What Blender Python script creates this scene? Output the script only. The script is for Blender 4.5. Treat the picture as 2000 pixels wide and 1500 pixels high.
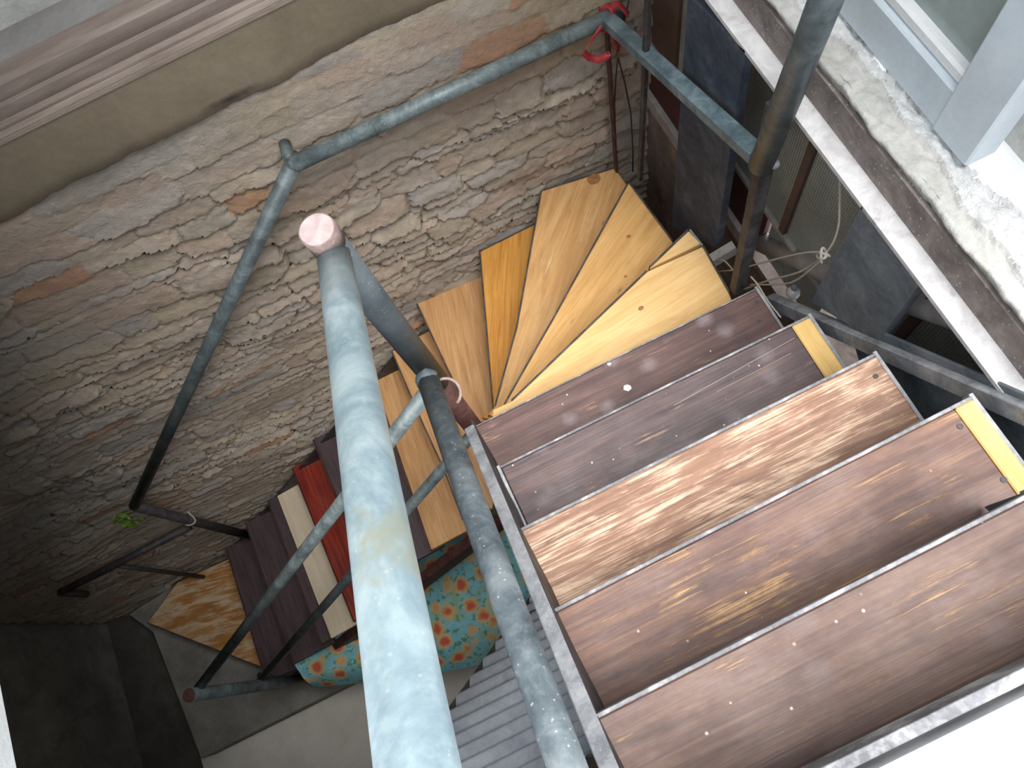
import bpy, bmesh, math, random
import numpy as np
from mathutils import Vector, Matrix

for o in list(bpy.data.objects):
    bpy.data.objects.remove(o)
scene = bpy.context.scene
COL = scene.collection
R = random.Random(7)

# ------------------------------------------------------------------ camera
# X runs along the treads and the stone wall, Y away from the camera, Z up; the camera is the origin
FPX = 1500.0
TH = math.radians(19.9)          # tilt away from straight down
ROLL = math.radians(26.4)
CT, ST, CR, SR = math.cos(TH), math.sin(TH), math.cos(ROLL), math.sin(ROLL)
FWD = Vector((0, ST, -CT)); BDN = Vector((0, -CT, -ST)); XAX = Vector((1, 0, 0))
RIGHT = XAX * CR + BDN * SR
DOWN = XAX * -SR + BDN * CR
cam_d = bpy.data.cameras.new('camera'); cam = bpy.data.objects.new('camera', cam_d); COL.objects.link(cam)
cam.matrix_world = Matrix(((RIGHT.x, -DOWN.x, -FWD.x, 0), (RIGHT.y, -DOWN.y, -FWD.y, 0), (RIGHT.z, -DOWN.z, -FWD.z, 0), (0, 0, 0, 1)))
cam_d.sensor_width = 36; cam_d.lens = 36 * FPX / 2000.0; cam_d.clip_start = 0.02
scene.camera = cam

def ray(px, py):
    return RIGHT * ((px - 1000) / FPX) + DOWN * ((py - 750) / FPX) + FWD
def oz(px, py, z): r = ray(px, py); return r * (z / r.z)
def oy(px, py, y): r = ray(px, py); return r * (y / r.y)
def ox(px, py, x): r = ray(px, py); return r * (x / r.x)
def od(px, py, d): return ray(px, py) * d

# ------------------------------------------------------------------ sky and exposure
world = bpy.data.worlds.new('overcast_sky'); scene.world = world; world.use_nodes = True
wn = world.node_tree.nodes; wl = world.node_tree.links
bg = wn['Background']
bg.inputs['Color'].default_value = (0.86, 0.93, 1.0, 1); bg.inputs['Strength'].default_value = 1.0
sun_d = bpy.data.lights.new('soft_sky_sun', 'SUN'); sun_d.energy = 3.2; sun_d.angle = math.radians(45); sun_d.color = (1.0, 0.98, 0.95)
sun = bpy.data.objects.new('soft_sky_sun', sun_d); COL.objects.link(sun)
sun.rotation_euler = Vector((-0.20, 0.22, -1.0)).to_track_quat('-Z', 'Y').to_euler()
scene.view_settings.view_transform = 'Standard'; scene.view_settings.look = 'None'
scene.view_settings.gamma = 1.0; scene.view_settings.use_curve_mapping = False
scene.view_settings.exposure = 1.05

# ------------------------------------------------------------------ material helpers
def srgb(r, g, b):
    f = lambda c: (c / 12.92) if c <= 0.04045 else ((c + 0.055) / 1.055) ** 2.4
    return (f(r / 255), f(g / 255), f(b / 255), 1)

class NT:
    def __init__(s, name):
        s.m = bpy.data.materials.new(name); s.m.use_nodes = True
        s.n = s.m.node_tree.nodes; s.l = s.m.node_tree.links
        s.b = s.n['Principled BSDF']; s._c = {}
    def add(s, t, **kw):
        n = s.n.new(t)
        for k, v in kw.items(): setattr(n, k, v)
        return n
    def co(s, scale=(1, 1, 1), off=(0, 0, 0)):
        if 'tc' not in s._c: s._c['tc'] = s.add('ShaderNodeTexCoord')
        mp = s.add('ShaderNodeMapping'); s.l.new(s._c['tc'].outputs['Object'], mp.inputs[0])
        mp.inputs['Scale'].default_value = scale; mp.inputs['Location'].default_value = off
        return mp.outputs[0]
    def noise(s, vec, scale=5, detail=6, rough=.6, dist=0):
        n = s.add('ShaderNodeTexNoise'); s.l.new(vec, n.inputs['Vector'])
        n.inputs['Scale'].default_value = scale; n.inputs['Detail'].default_value = detail
        n.inputs['Roughness'].default_value = rough; n.inputs['Distortion'].default_value = dist
        return n.outputs['Fac']
    def voro(s, vec, scale, feature='F1', rnd=1.0):
        n = s.add('ShaderNodeTexVoronoi', feature=feature); s.l.new(vec, n.inputs['Vector'])
        n.inputs['Scale'].default_value = scale; n.inputs['Randomness'].default_value = rnd
        return n.outputs['Distance']
    def ramp(s, fac, stops):
        n = s.add('ShaderNodeValToRGB'); s.l.new(fac, n.inputs[0]); e = n.color_ramp.elements
        while len(e) < len(stops): e.new(0.5)
        for el, (p, c) in zip(e, stops):
            el.position = p; el.color = c if isinstance(c, tuple) else (c, c, c, 1)
        return n.outputs[0]
    def mix(s, fac, a, b, mode='MIX'):
        n = s.add('ShaderNodeMix', data_type='RGBA', blend_type=mode)
        for v, i in ((fac, 0), (a, 6), (b, 7)):
            if hasattr(v, 'is_linked'): s.l.new(v, n.inputs[i])
            else: n.inputs[i].default_value = v
        return n.outputs[2]
    def math(s, op, a, b=0.0):
        n = s.add('ShaderNodeMath', operation=op)
        for v, i in ((a, 0), (b, 1)):
            if hasattr(v, 'is_linked'): s.l.new(v, n.inputs[i])
            else: n.inputs[i].default_value = v
        return n.outputs[0]
    def bump(s, h, strength=.4, dist=.005):
        n = s.add('ShaderNodeBump'); s.l.new(h, n.inputs['Height'])
        n.inputs['Strength'].default_value = strength; n.inputs['Distance'].default_value = dist
        s.l.new(n.outputs[0], s.b.inputs['Normal'])
    def out(s, col, rough=.7, metal=0.0):
        for v, k in ((col, 'Base Color'), (rough, 'Roughness'), (metal, 'Metallic')):
            if hasattr(v, 'is_linked'): s.l.new(v, s.b.inputs[k])
            else: s.b.inputs[k].default_value = v
        return s.m

def wood(name, dark, mid, light, wear, wear_amt, seed, rough=.5, grime=.25, flecks=0.0, knots=0.0, grain=1.0, smudge=0.0):
    """grain runs along local X"""
    t = NT(name); off = (seed * 3.7, seed * 1.3, seed * 2.1)
    g1 = t.noise(t.co((1.6, 22 * grain, 8), off), 2.2, 8, .62, .6)
    g2 = t.noise(t.co((2.0, 110 * grain, 30), off), 2.0, 4, .7, .2)
    c = t.ramp(g1, [(.30, dark), (.50, mid), (.72, light)])
    c = t.mix(t.math('MULTIPLY', t.ramp(g2, [(.42, 0.0), (.62, 1.0)]), .35), c, dark)
    patch = t.noise(t.co((2.0, 6, 3), (off[1], off[0], 0)), 2.0, 5, .65, .4)
    streak = t.noise(t.co((1.5, 62 * grain, 10), off), 2.4, 7, .72, .7)
    lo = .78 - wear_amt * .42
    wf = t.ramp(t.math('MULTIPLY', t.math('ADD', patch, streak), .5), [(lo - .06, 0.0), (lo + .03, 1.0)])
    c = t.mix(wf, c, wear)
    gr = t.noise(t.co((5, 7, 5), off), 1.5, 6, .7)
    c = t.mix(t.math('MULTIPLY', t.ramp(gr, [(.45, 0.0), (.75, 1.0)]), grime), c, srgb(70, 64, 66))
    if knots:
        kd = t.voro(t.co((3.0, 9, 5), off), 1.1, 'F1')
        c = t.mix(t.ramp(kd, [(.02, knots), (.07, 0.0)]), c, srgb(110, 66, 30))
    if smudge:
        sm = t.voro(t.co((1, 1, 1), off), 9, 'F1'); sn = t.noise(t.co((1, 1, 1), off), 20, 5, .7)
        f = t.math('MULTIPLY', t.ramp(t.math('ADD', sm, t.math('MULTIPLY', sn, .35)), [(.26, 1.0), (.46, 0.0)]), smudge)
        c = t.mix(f, c, srgb(150, 138, 142))
        dk = t.voro(t.co((1, 1, 1), (off[1], off[2], 0)), 6, 'F1')
        c = t.mix(t.math('MULTIPLY', t.ramp(t.math('ADD', dk, t.math('MULTIPLY', sn, .3)), [(.25, 1.0), (.42, 0.0)]), smudge), c, srgb(56, 44, 46))
    if flecks:
        fd = t.voro(t.co((1, 1, 1), off), 26, 'F1'); fm = t.noise(t.co((1, 1, 1), off), 9, 2, .5)
        f = t.math('MULTIPLY', t.ramp(t.math('ADD', fd, t.math('MULTIPLY', fm, .12)), [(.10, 1.0), (.15, 0.0)]), t.ramp(fm, [(.48, 0.0), (.56, flecks)]))
        c = t.mix(f, c, srgb(232, 214, 205))
    t.bump(t.math('ADD', g2, t.math('MULTIPLY', wf, .6)), .35, .002)
    return t.out(c, t.ramp(gr, [(.3, rough - .08), (.7, rough + .2)]))

def metal(name, dark, mid, light, seed=0, rough=.5, met=.25, scale=14, rust=None, rust_amt=.0, spk=0.0):
    t = NT(name); v = t.co((1, 1, 1), (seed * 2.3, seed, 0))
    n = t.noise(v, scale, 7, .68, .5); n2 = t.noise(v, scale * 7, 3, .6)
    c = t.ramp(n, [(.32, dark), (.5, mid), (.68, light)])
    c = t.mix(t.math('MULTIPLY', t.ramp(n2, [(.5, 0.0), (.7, 1.0)]), .3), c, light)
    if rust:
        r = t.noise(v, scale * .45, 6, .7)
        c = t.mix(t.ramp(r, [(.62 - rust_amt, 0.0), (.72 - rust_amt, 1.0)]), c, rust)
    if spk:
        fd = t.voro(v, 70, 'F1')
        c = t.mix(t.ramp(fd, [(.10, spk), (.16, 0.0)]), c, srgb(225, 226, 222))
    t.bump(n2, .2, .001)
    return t.out(c, rough, met)

def mineral(name, cols, scale=6, bump=.5, bdist=.006, stains=None, stain_amt=.5, rough=.9, seed=0, fine=60, stretch=(1, 1, 1)):
    t = NT(name); v = t.co(stretch, (seed, seed * .7, seed * .3))
    n = t.noise(v, scale, 9, .65, .3); f = t.noise(v, fine, 5, .7)
    c = t.ramp(n, [(.3, cols[0]), (.5, cols[1]), (.7, cols[2])])
    c = t.mix(.25, c, t.ramp(f, [(.3, cols[0]), (.7, cols[2])]))
    if stains:
        s_ = t.noise(v, scale * .5, 7, .7, .8)
        c = t.mix(t.math('MULTIPLY', t.ramp(s_, [(.52, 0.0), (.66, 1.0)]), stain_amt), c, stains)
    t.bump(t.math('ADD', f, t.math('MULTIPLY', n, 1.2)), bump, bdist)
    return t.out(c, rough)

def plain(name, col, rough=.6, metal_=0.0, var=.12, scale=12):
    t = NT(name); n = t.noise(t.co(), scale, 5, .6)
    d = tuple(c * (1 - var) for c in col[:3]) + (1,); l = tuple(min(1, c * (1 + var)) for c in col[:3]) + (1,)
    t.bump(n, .15, .002)
    return t.out(t.ramp(n, [(.35, d), (.65, l)]), rough, metal_)

M = {}
M['pipe'] = metal('weathered_galvanized', srgb(76, 86, 88), srgb(108, 119, 121), srgb(146, 157, 158), 1, .5, .15, 11, spk=.3)
M['pipe_dark'] = metal('grey_painted_pipe', srgb(62, 70, 73), srgb(88, 98, 101), srgb(118, 128, 130), 2, .5, .1, 12)
M['pipe_blue'] = metal('blue_grey_pipe', srgb(72, 90, 98), srgb(104, 124, 132), srgb(140, 160, 168), 3, .45, .2, 12)
M['pipe_pale'] = metal('pale_galvanized_handrail', srgb(100, 118, 126), srgb(130, 148, 155), srgb(164, 178, 180), 4, .38, .12, 7, srgb(136, 138, 122), .07, spk=.12)
M['mid_rail'] = metal('patchy_grey_rail', srgb(58, 68, 74), srgb(92, 102, 108), srgb(134, 142, 144), 5, .55, .15, 9, spk=.35)
M['steel'] = metal('dusty_grey_steel', srgb(112, 114, 120), srgb(148, 150, 154), srgb(178, 178, 180), 6, .65, .05, 18, spk=.2)
M['steel_dark'] = metal('dark_steel', srgb(40, 38, 40), srgb(60, 57, 58), srgb(92, 88, 88), 7, .6, .1, 14)
M['steel_brown'] = metal('red_brown_painted_steel', srgb(52, 32, 30), srgb(80, 50, 46), srgb(104, 72, 66), 8, .6, .05, 16)
M['nosing'] = metal('chipped_nosing', srgb(70, 70, 74), srgb(120, 120, 124), srgb(186, 184, 184), 16, .65, .05, 9)
M['slate'] = metal('blackened_plate', srgb(70, 78, 86), srgb(94, 102, 109), srgb(122, 129, 134), 9, .7, .0, 9, spk=.12)
M['navy'] = metal('navy_board_paint', srgb(40, 48, 62), srgb(58, 67, 82), srgb(92, 98, 106), 10, .75, .0, 8)
M['beam'] = metal('whitewashed_beam', srgb(172, 168, 168), srgb(200, 197, 197), srgb(224, 222, 222), 11, .7, .0, 12, srgb(150, 142, 140), .0)
M['beam_web'] = metal('rusty_beam_web', srgb(98, 88, 84), srgb(126, 115, 110), srgb(150, 140, 134), 12, .8, .0, 14, spk=.5)
M['cap'] = mineral('plaster_cap', (srgb(138, 120, 119), srgb(158, 142, 141), srgb(178, 163, 162)), 30, .3, .001)
M['weld'] = mineral('pinkish_weld', (srgb(120, 96, 90), srgb(150, 126, 120), srgb(176, 154, 149)), 40, .4, .002)
M['collar'] = mineral('brown_collar', (srgb(92, 76, 72), srgb(120, 102, 97), srgb(152, 134, 128)), 40, .6, .003)
M['newel'] = metal('plain_grey_newel', srgb(66, 73, 77), srgb(78, 86, 90), srgb(92, 100, 104), 22, .5, .1, 6, spk=.15)
M['plaster_white'] = mineral('white_limewash', (srgb(216, 216, 216), srgb(232, 232, 232), srgb(243, 243, 243)), 6, .5, .004, srgb(196, 196, 194), .3)
M['plaster_rough'] = mineral('rough_cement_render', (srgb(160, 158, 151), srgb(186, 184, 179), srgb(208, 206, 203)), 14, .8, .006, srgb(170, 168, 160), .5)
M['plaster_mid'] = mineral('flaking_whitewash', (srgb(190, 190, 188), srgb(214, 214, 214), srgb(232, 232, 232)), 22, 1.0, .008, srgb(196, 196, 192), .4)
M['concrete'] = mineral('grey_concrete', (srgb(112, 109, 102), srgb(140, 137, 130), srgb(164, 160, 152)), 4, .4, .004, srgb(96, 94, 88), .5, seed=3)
M['concrete_shade'] = mineral('shade_toned_concrete', (srgb(70, 66, 62), srgb(88, 84, 79), srgb(106, 101, 95)), 4, .4, .004, srgb(58, 54, 50), .5, seed=33)  # floor concrete darkened in colour to stand for the shade
M['floor_light_tone'] = mineral('light_toned_floor', (srgb(214, 208, 198), srgb(226, 221, 212), srgb(236, 231, 224)), 3, .3, .003, srgb(198, 190, 178), .5, seed=31)  # pale colour stands for the light on this part of the floor
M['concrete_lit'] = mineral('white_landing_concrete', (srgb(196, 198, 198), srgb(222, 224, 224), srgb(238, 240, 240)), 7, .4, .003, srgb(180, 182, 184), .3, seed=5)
M['plaster_band'] = mineral('damp_tan_plaster', (srgb(112, 100, 82), srgb(132, 119, 99), srgb(150, 137, 117)), 2.6, .3, .003, srgb(98, 88, 74), .6, seed=2)
def _smudge(mat):
    nt = mat.node_tree; bs = nt.nodes['Principled BSDF']; src = bs.inputs['Base Color'].links[0].from_socket
    p = oy(446, 200, 1.74); t = NT.__new__(NT); t.m = mat; t.n = nt.nodes; t.l = nt.links; t.b = bs; t._c = {}
    vm = t.add('ShaderNodeVectorMath', operation='DISTANCE'); t.l.new(t.co((5.5, 0, 26), (-p.x * 5.5, 0, -p.z * 26)), vm.inputs[0])
    n = t.noise(t.co(), 30, 5, .7); d = t.math('ADD', vm.outputs['Value'], t.math('MULTIPLY', n, .9))
    c = t.mix(t.ramp(d, [(.50, .85), (1.05, 0.0)]), src, srgb(58, 54, 50)); t.l.new(c, bs.inputs['Base Color'])
_smudge(M['plaster_band'])
M['mortar'] = mineral('mortar', (srgb(120, 104, 86), srgb(148, 130, 110), srgb(172, 154, 134)), 9, .8, .006, seed=4)
M['track'] = mineral('worn_wood_track', (srgb(108, 94, 86), srgb(136, 121, 112), srgb(164, 150, 141)), 14, .3, .002, srgb(78, 66, 58), .6, .8, stretch=(.12, 1, 1))
M['sill_grey'] = mineral('grey_sill', (srgb(124, 120, 116), srgb(144, 140, 137), srgb(164, 160, 157)), 5, .3, .002, srgb(112, 104, 99), .4, seed=8)
M['frame_paint'] = mineral('chalky_grey_blue_paint', (srgb(182, 192, 200), srgb(200, 209, 216), srgb(216, 224, 229)), 5, .15, .001, srgb(186, 190, 192), .3, .6, seed=6)
M['white_rail'] = mineral('dusty_white_paint', (srgb(150, 142, 138), srgb(178, 170, 166), srgb(200, 194, 190)), 12, .3, .002, srgb(128, 116, 108), .4, .8, seed=9)
M['maroon'] = plain('maroon_panel', srgb(82, 42, 42), .7)
M['brown_trim'] = plain('brown_trim', srgb(96, 76, 66), .7)
M['ply_stain'] = mineral('stained_board', (srgb(92, 78, 72), srgb(130, 114, 106), srgb(166, 150, 142)), 7, .3, .003, srgb(66, 46, 42), .8, .85, seed=12)
M['string'] = plain('string', srgb(168, 160, 146), .9)
M['wire'] = plain('dark_wire', srgb(58, 50, 42), .6)
M['china'] = plain('white_china', srgb(214, 210, 206), .35)
M['chip'] = plain('chip_white', srgb(240, 236, 228), .8)
M['knot'] = mineral('wood_knot', (srgb(126, 78, 44), srgb(158, 106, 64), srgb(182, 132, 86)), 40, .3, .001, srgb(96, 56, 34), .6, .6)
M['seam'] = plain('dusty_crack', srgb(150, 138, 134), .8)
M['leaf'] = plain('leaf_green', srgb(92, 118, 44), .5, var=.35)
M['corr'] = mineral('fibre_cement', (srgb(150, 158, 170), srgb(178, 186, 197), srgb(200, 207, 216)), 10, .4, .003, srgb(140, 146, 156), .4, seed=13)

t = NT('red_ribbon'); t.b.inputs['Alpha'].default_value = .85
n = t.noise(t.co(), 18, 3); t.b.inputs['Transmission Weight'].default_value = .15
M['ribbon'] = t.out(t.ramp(n, [(.35, srgb(178, 44, 52)), (.65, srgb(222, 92, 98))]), .35)

t = NT('patterned_glass'); v = t.co((1, 1, 1))
w1 = t.voro(t.co((1, 110, 75)), 1, 'F1', .15)
n = t.noise(v, 3, 6, .6)
c = t.ramp(n, [(.3, srgb(92, 94, 88)), (.55, srgb(132, 136, 130)), (.75, srgb(164, 168, 164))])
t.bump(w1, .8, .004)
M['glass_pat'] = t.out(t.mix(.35, c, srgb(190, 194, 188)), .22)
t = NT('dusty_window_glass'); v = t.co(); n = t.noise(v, 4, 7, .65)
c = t.ramp(n, [(.3, srgb(128, 138, 134)), (.6, srgb(158, 168, 164)), (.8, srgb(182, 190, 188))])
M['glass_dusty'] = t.out(c, .16)

t = NT('floral_cloth')
v = t.co((1, 1, 1)); n = t.noise(v, 9, 4); wn_ = t.add('ShaderNodeTexNoise'); t.l.new(v, wn_.inputs[0]); wn_.inputs['Scale'].default_value = 22
vv = t.add('ShaderNodeVectorMath', operation='MULTIPLY_ADD'); t.l.new(wn_.outputs['Color'], vv.inputs[0]); vv.inputs[1].default_value = (.045, .045, .045); t.l.new(v, vv.inputs[2])
d = t.voro(vv.outputs[0], 8.2, 'F1', .75)
c = t.ramp(n, [(.35, srgb(112, 184, 198)), (.52, srgb(140, 204, 214)), (.66, srgb(150, 186, 158))])
lv = t.noise(v, 32, 3, .6)
c = t.mix(t.ramp(lv, [(.56, 0.0), (.62, .8)]), c, srgb(96, 130, 72))
c = t.mix(t.ramp(d, [(.34, .85), (.48, 0.0)]), c, srgb(228, 180, 104))
c = t.mix(t.ramp(d, [(.18, .9), (.33, 0.0)]), c, srgb(206, 84, 74))
M['floral'] = t.out(c, .85)

# wood of the treads
M['w_worn_brown'] = wood('worn_brown_tread', srgb(74, 54, 48), srgb(102, 77, 68), srgb(124, 96, 81), srgb(176, 142, 108), .38, 1, .5, .3, 1.0, smudge=.12)
M['w_worn_brown2'] = wood('worn_brown_tread_b', srgb(70, 48, 44), srgb(104, 74, 64), srgb(134, 98, 75), srgb(182, 144, 100), .41, 2, .5, .3, .9)
M['w_bare'] = wood('bare_streaked_tread', srgb(104, 74, 58), srgb(142, 105, 84), srgb(168, 128, 102), srgb(220, 188, 162), .53, 3, .55, .15, .3)
M['w_dark'] = wood('dark_purple_brown_tread', srgb(58, 45, 48), srgb(84, 66, 67), srgb(112, 88, 80), srgb(168, 136, 116), .31, 4, .45, .3, .8, smudge=.25)
M['w_dark2'] = wood('dark_brown_tread', srgb(68, 46, 44), srgb(96, 68, 63), srgb(120, 91, 81), srgb(184, 150, 130), .32, 5, .45, .35, .9, smudge=.5)
M['w_yellow'] = wood('honey_tread', srgb(204, 160, 98), srgb(226, 184, 122), srgb(238, 202, 144), srgb(242, 212, 162), .25, 6, .5, .06, 0, .4, .6)
M['w_yellow2'] = wood('honey_tread_b', srgb(192, 142, 80), srgb(214, 166, 102), srgb(228, 184, 122), srgb(234, 204, 156), .25, 7, .5, .08, 0, .6, .6)
M['w_yellow3'] = wood('honey_tread_c', srgb(186, 136, 82), srgb(210, 162, 104), srgb(226, 184, 126), srgb(226, 200, 162), .36, 8, .5, .12, 0, .5, .6)
M['w_amber'] = wood('amber_tread', srgb(176, 112, 38), srgb(208, 146, 62), srgb(222, 166, 82), srgb(220, 170, 96), .1, 9, .5, .08)
M['w_tan'] = wood('tan_tread', srgb(170, 122, 76), srgb(198, 150, 98), srgb(216, 172, 122), srgb(216, 180, 136), .2, 10, .5, .08)
M['w_red'] = wood('red_stained_tread', srgb(98, 28, 20), srgb(140, 42, 28), srgb(176, 70, 40), srgb(184, 92, 56), .15, 11, .4, .15)
M['w_choc'] = wood('chocolate_tread', srgb(58, 46, 50), srgb(80, 64, 68), srgb(98, 80, 80), srgb(120, 98, 92), .1, 12, .5, .3, .3)
M['w_cream'] = wood('cream_tread', srgb(214, 196, 168), srgb(226, 210, 184), srgb(234, 220, 198), srgb(236, 224, 204), .1, 13, .5, .06)
M['w_peel'] = wood('peeling_board', srgb(150, 98, 46), srgb(178, 124, 64), srgb(196, 150, 92), srgb(206, 182, 150), .62, 14, .7, .2, grain=.25)
M['w_strip'] = wood('yellow_end_strip', srgb(208, 166, 96), srgb(224, 186, 118), srgb(236, 202, 138), srgb(236, 206, 150), .15, 15, .55, .1)

# ------------------------------------------------------------------ object helpers
def prop(o, label=None, cat=None, group=None, kind=None):
    if label: o['label'] = label
    if cat: o['category'] = cat
    if group: o['group'] = group
    if kind: o['kind'] = kind
    return o
def empty(name, loc, label, cat, group=None):
    o = bpy.data.objects.new(name, None); COL.objects.link(o); o.location = loc; o.empty_display_size = .1
    return prop(o, label, cat, group)
PM = {}
def attach(o, parent):
    if parent is not None:
        o.parent = parent
        pm = Matrix.Identity(4); p = parent; chain = []
        while p: chain.append(p); p = p.parent
        for p in reversed(chain): pm = pm @ p.matrix_basis if p.parent is None else pm @ p.matrix_parent_inverse @ p.matrix_basis
        o.matrix_parent_inverse = pm.inverted()
    return o
def mesh_obj(name, verts, faces, mat, parent=None, smooth=False, M0=None):
    """verts in world space; M0 = world matrix the object gets (local coords carry the grain)"""
    me = bpy.data.meshes.new(name)
    if M0 is None:
        c = sum((Vector(v) for v in verts), Vector()) / len(verts); M0 = Matrix.Translation(c)
    inv = M0.inverted()
    me.from_pydata([inv @ Vector(v) for v in verts], [], faces)
    me.materials.append(mat)
    if smooth: me.polygons.foreach_set('use_smooth', [True] * len(me.polygons))
    me.update()
    o = bpy.data.objects.new(name, me); COL.objects.link(o); o.matrix_basis = M0
    return attach(o, parent)
def bm_obj(name, bm, mat, parent=None, M0=None, smooth=False):
    vs = [v.co.copy() for v in bm.verts]; bm.verts.index_update()
    fs = [[v.index for v in f.verts] for f in bm.faces]; bm.free()
    return mesh_obj(name, vs, fs, mat, parent, smooth, M0)
def frame_of(origin, xdir):
    x = Vector(xdir).normalized(); y = Vector((0, 0, 1)).cross(x)
    if y.length < 1e-4: y = Vector((0, 1, 0))
    y.normalize(); z = x.cross(y)
    return Matrix(((x.x, y.x, z.x, origin[0]), (x.y, y.y, z.y, origin[1]), (x.z, y.z, z.z, origin[2]), (0, 0, 0, 1)))
def prism(name, poly, z, th, mat, parent=None, xdir=(1, 0, 0), bev=.003):
    """poly: list of xy(z ignored) points, top at z"""
    pts = [Vector((p[0], p[1], z)) for p in poly]
    area = sum(pts[i].x * pts[i - 1].y - pts[i - 1].x * pts[i].y for i in range(len(pts)))
    if area > 0: pts.reverse()
    bm = bmesh.new(); top = [bm.verts.new(p) for p in pts]; bot = [bm.verts.new(p - Vector((0, 0, th))) for p in pts]
    n = len(pts); bm.faces.new(top); bm.faces.new(bot[::-1])
    for i in range(n): bm.faces.new((top[i], bot[i], bot[(i + 1) % n], top[(i + 1) % n]))
    bmesh.ops.recalc_face_normals(bm, faces=bm.faces)
    if bev: bmesh.ops.bevel(bm, geom=list(bm.edges), offset=bev, segments=1, affect='EDGES', clamp_overlap=True)
    c = sum(pts, Vector()) / n
    return bm_obj(name, bm, mat, parent, frame_of(c, xdir))
def box(name, lo, hi, mat, parent=None, bev=.002):
    bm = bmesh.new(); bmesh.ops.create_cube(bm, size=1)
    for v in bm.verts: v.co = Vector([lo[i] + (v.co[i] + .5) * (hi[i] - lo[i]) for i in range(3)])
    if bev: bmesh.ops.bevel(bm, geom=list(bm.edges), offset=bev, segments=1, affect='EDGES', clamp_overlap=True)
    return bm_obj(name, bm, mat, parent)
def bar(name, p, q, w, h, mat, parent=None, up=(0, 0, 1), bev=.002):
    """rectangular bar from p to q, w across, h along up"""
    p, q = Vector(p), Vector(q); d = (q - p).normalized(); s = d.cross(Vector(up)).normalized(); u = s.cross(d)
    bm = bmesh.new(); vs = []
    for e in (p, q):
        for a, b in ((-1, -1), (1, -1), (1, 1), (-1, 1)): vs.append(bm.verts.new(e + s * a * w / 2 + u * b * h / 2))
    for f in ((0, 1, 2, 3), (7, 6, 5, 4), (0, 4, 5, 1), (1, 5, 6, 2), (2, 6, 7, 3), (3, 7, 4, 0)): bm.faces.new([vs[i] for i in f])
    bmesh.ops.recalc_face_normals(bm, faces=bm.faces)
    if bev: bmesh.ops.bevel(bm, geom=list(bm.edges), offset=bev, segments=1, affect='EDGES', clamp_overlap=True)
    return bm_obj(name, bm, mat, parent, frame_of((p + q) / 2, d))
def tube(name, pts, r, mat, parent=None, n=20, caps=True, r_end=None):
    pts = [Vector(p) for p in pts]; vs = []; fs = []; prev = None
    for i, p in enumerate(pts):
        a = (pts[i] - pts[i - 1]).normalized() if i else (pts[1] - pts[0]).normalized()
        b = (pts[i + 1] - pts[i]).normalized() if i < len(pts) - 1 else a
        d = (a + b).normalized()
        if prev is None:
            s = d.cross(Vector((.3, .2, 1))); s.normalize()
        else:
            s = prev - d * prev.dot(d); s.normalize()
        prev = s; u = d.cross(s)
        rr = r if r_end is None else r + (r_end - r) * i / (len(pts) - 1)
        k = 1 / max(.5, math.cos(a.angle(b) / 2)) if a.angle(b) > .01 else 1
        for j in range(n):
            an = 2 * math.pi * j / n; vs.append(p + (s * math.cos(an) + u * math.sin(an)) * rr * (1 + (k - 1) * .5))
    for i in range(len(pts) - 1):
        for j in range(n):
            fs.append((i * n + j, i * n + (j + 1) % n, (i + 1) * n + (j + 1) % n, (i + 1) * n + j))
    if caps: fs.append(tuple(range(n))[::-1]); fs.append(tuple((len(pts) - 1) * n + j for j in range(n)))
    o = mesh_obj(name, vs, fs, mat, parent, True, frame_of(pts[0], pts[-1] - pts[0]))
    if caps:
        for p in o.data.polygons[-2:]: p.use_smooth = False
    return o
def lerp(a, b, t): return a + (b - a) * t
def blob(name, c, r, mat, parent=None, seed=0, sq=(1, 1, 1)):
    bm = bmesh.new(); bmesh.ops.create_icosphere(bm, subdivisions=2, radius=r); rr = random.Random(seed)
    for v in bm.verts: v.co = Vector(c) + Vector([v.co[i] * sq[i] * (1 + rr.uniform(-.12, .12)) for i in range(3)])
    return bm_obj(name, bm, mat, parent, None, True)

XW_ = .985
Y_WALL = 1.76
RISE = .215
Z_LAND = -1.085
Z = {k: -1.30 - RISE * i for i, k in enumerate(['T5', 'T4', 'T3', 'T2', 'T1', 'W1', 'W2', 'W3', 'W4', 'W5', 'W6', 'T8', 'T8b', 'T9', 'T10', 'T11', 'T12', 'T13', 'B', 'C', 'F'])}
Z_FLOOR = Z['F']

# ------------------------------------------------------------------ stone wall
_TAB = {}
def vnoise(x, y, seed, oct=4, gain=.5):
    out = np.zeros_like(x); amp = 1; f = 1; tot = 0
    for o in range(oct):
        k = seed + o * 17
        if k not in _TAB: _TAB[k] = np.random.RandomState(k).rand(256, 256)
        tab = _TAB[k]
        xi = np.floor(x * f).astype(int); yi = np.floor(y * f).astype(int); xf = x * f - xi; yf = y * f - yi
        u = xf * xf * (3 - 2 * xf); v = yf * yf * (3 - 2 * yf)
        g = lambda a, b: tab[(xi + a) % 256, (yi + b) % 256]
        out += amp * ((g(0, 0) * (1 - u) + g(1, 0) * u) * (1 - v) + (g(0, 1) * (1 - u) + g(1, 1) * u) * v)
        tot += amp; amp *= gain; f *= 2
    return out / tot * 2 - 1

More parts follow.
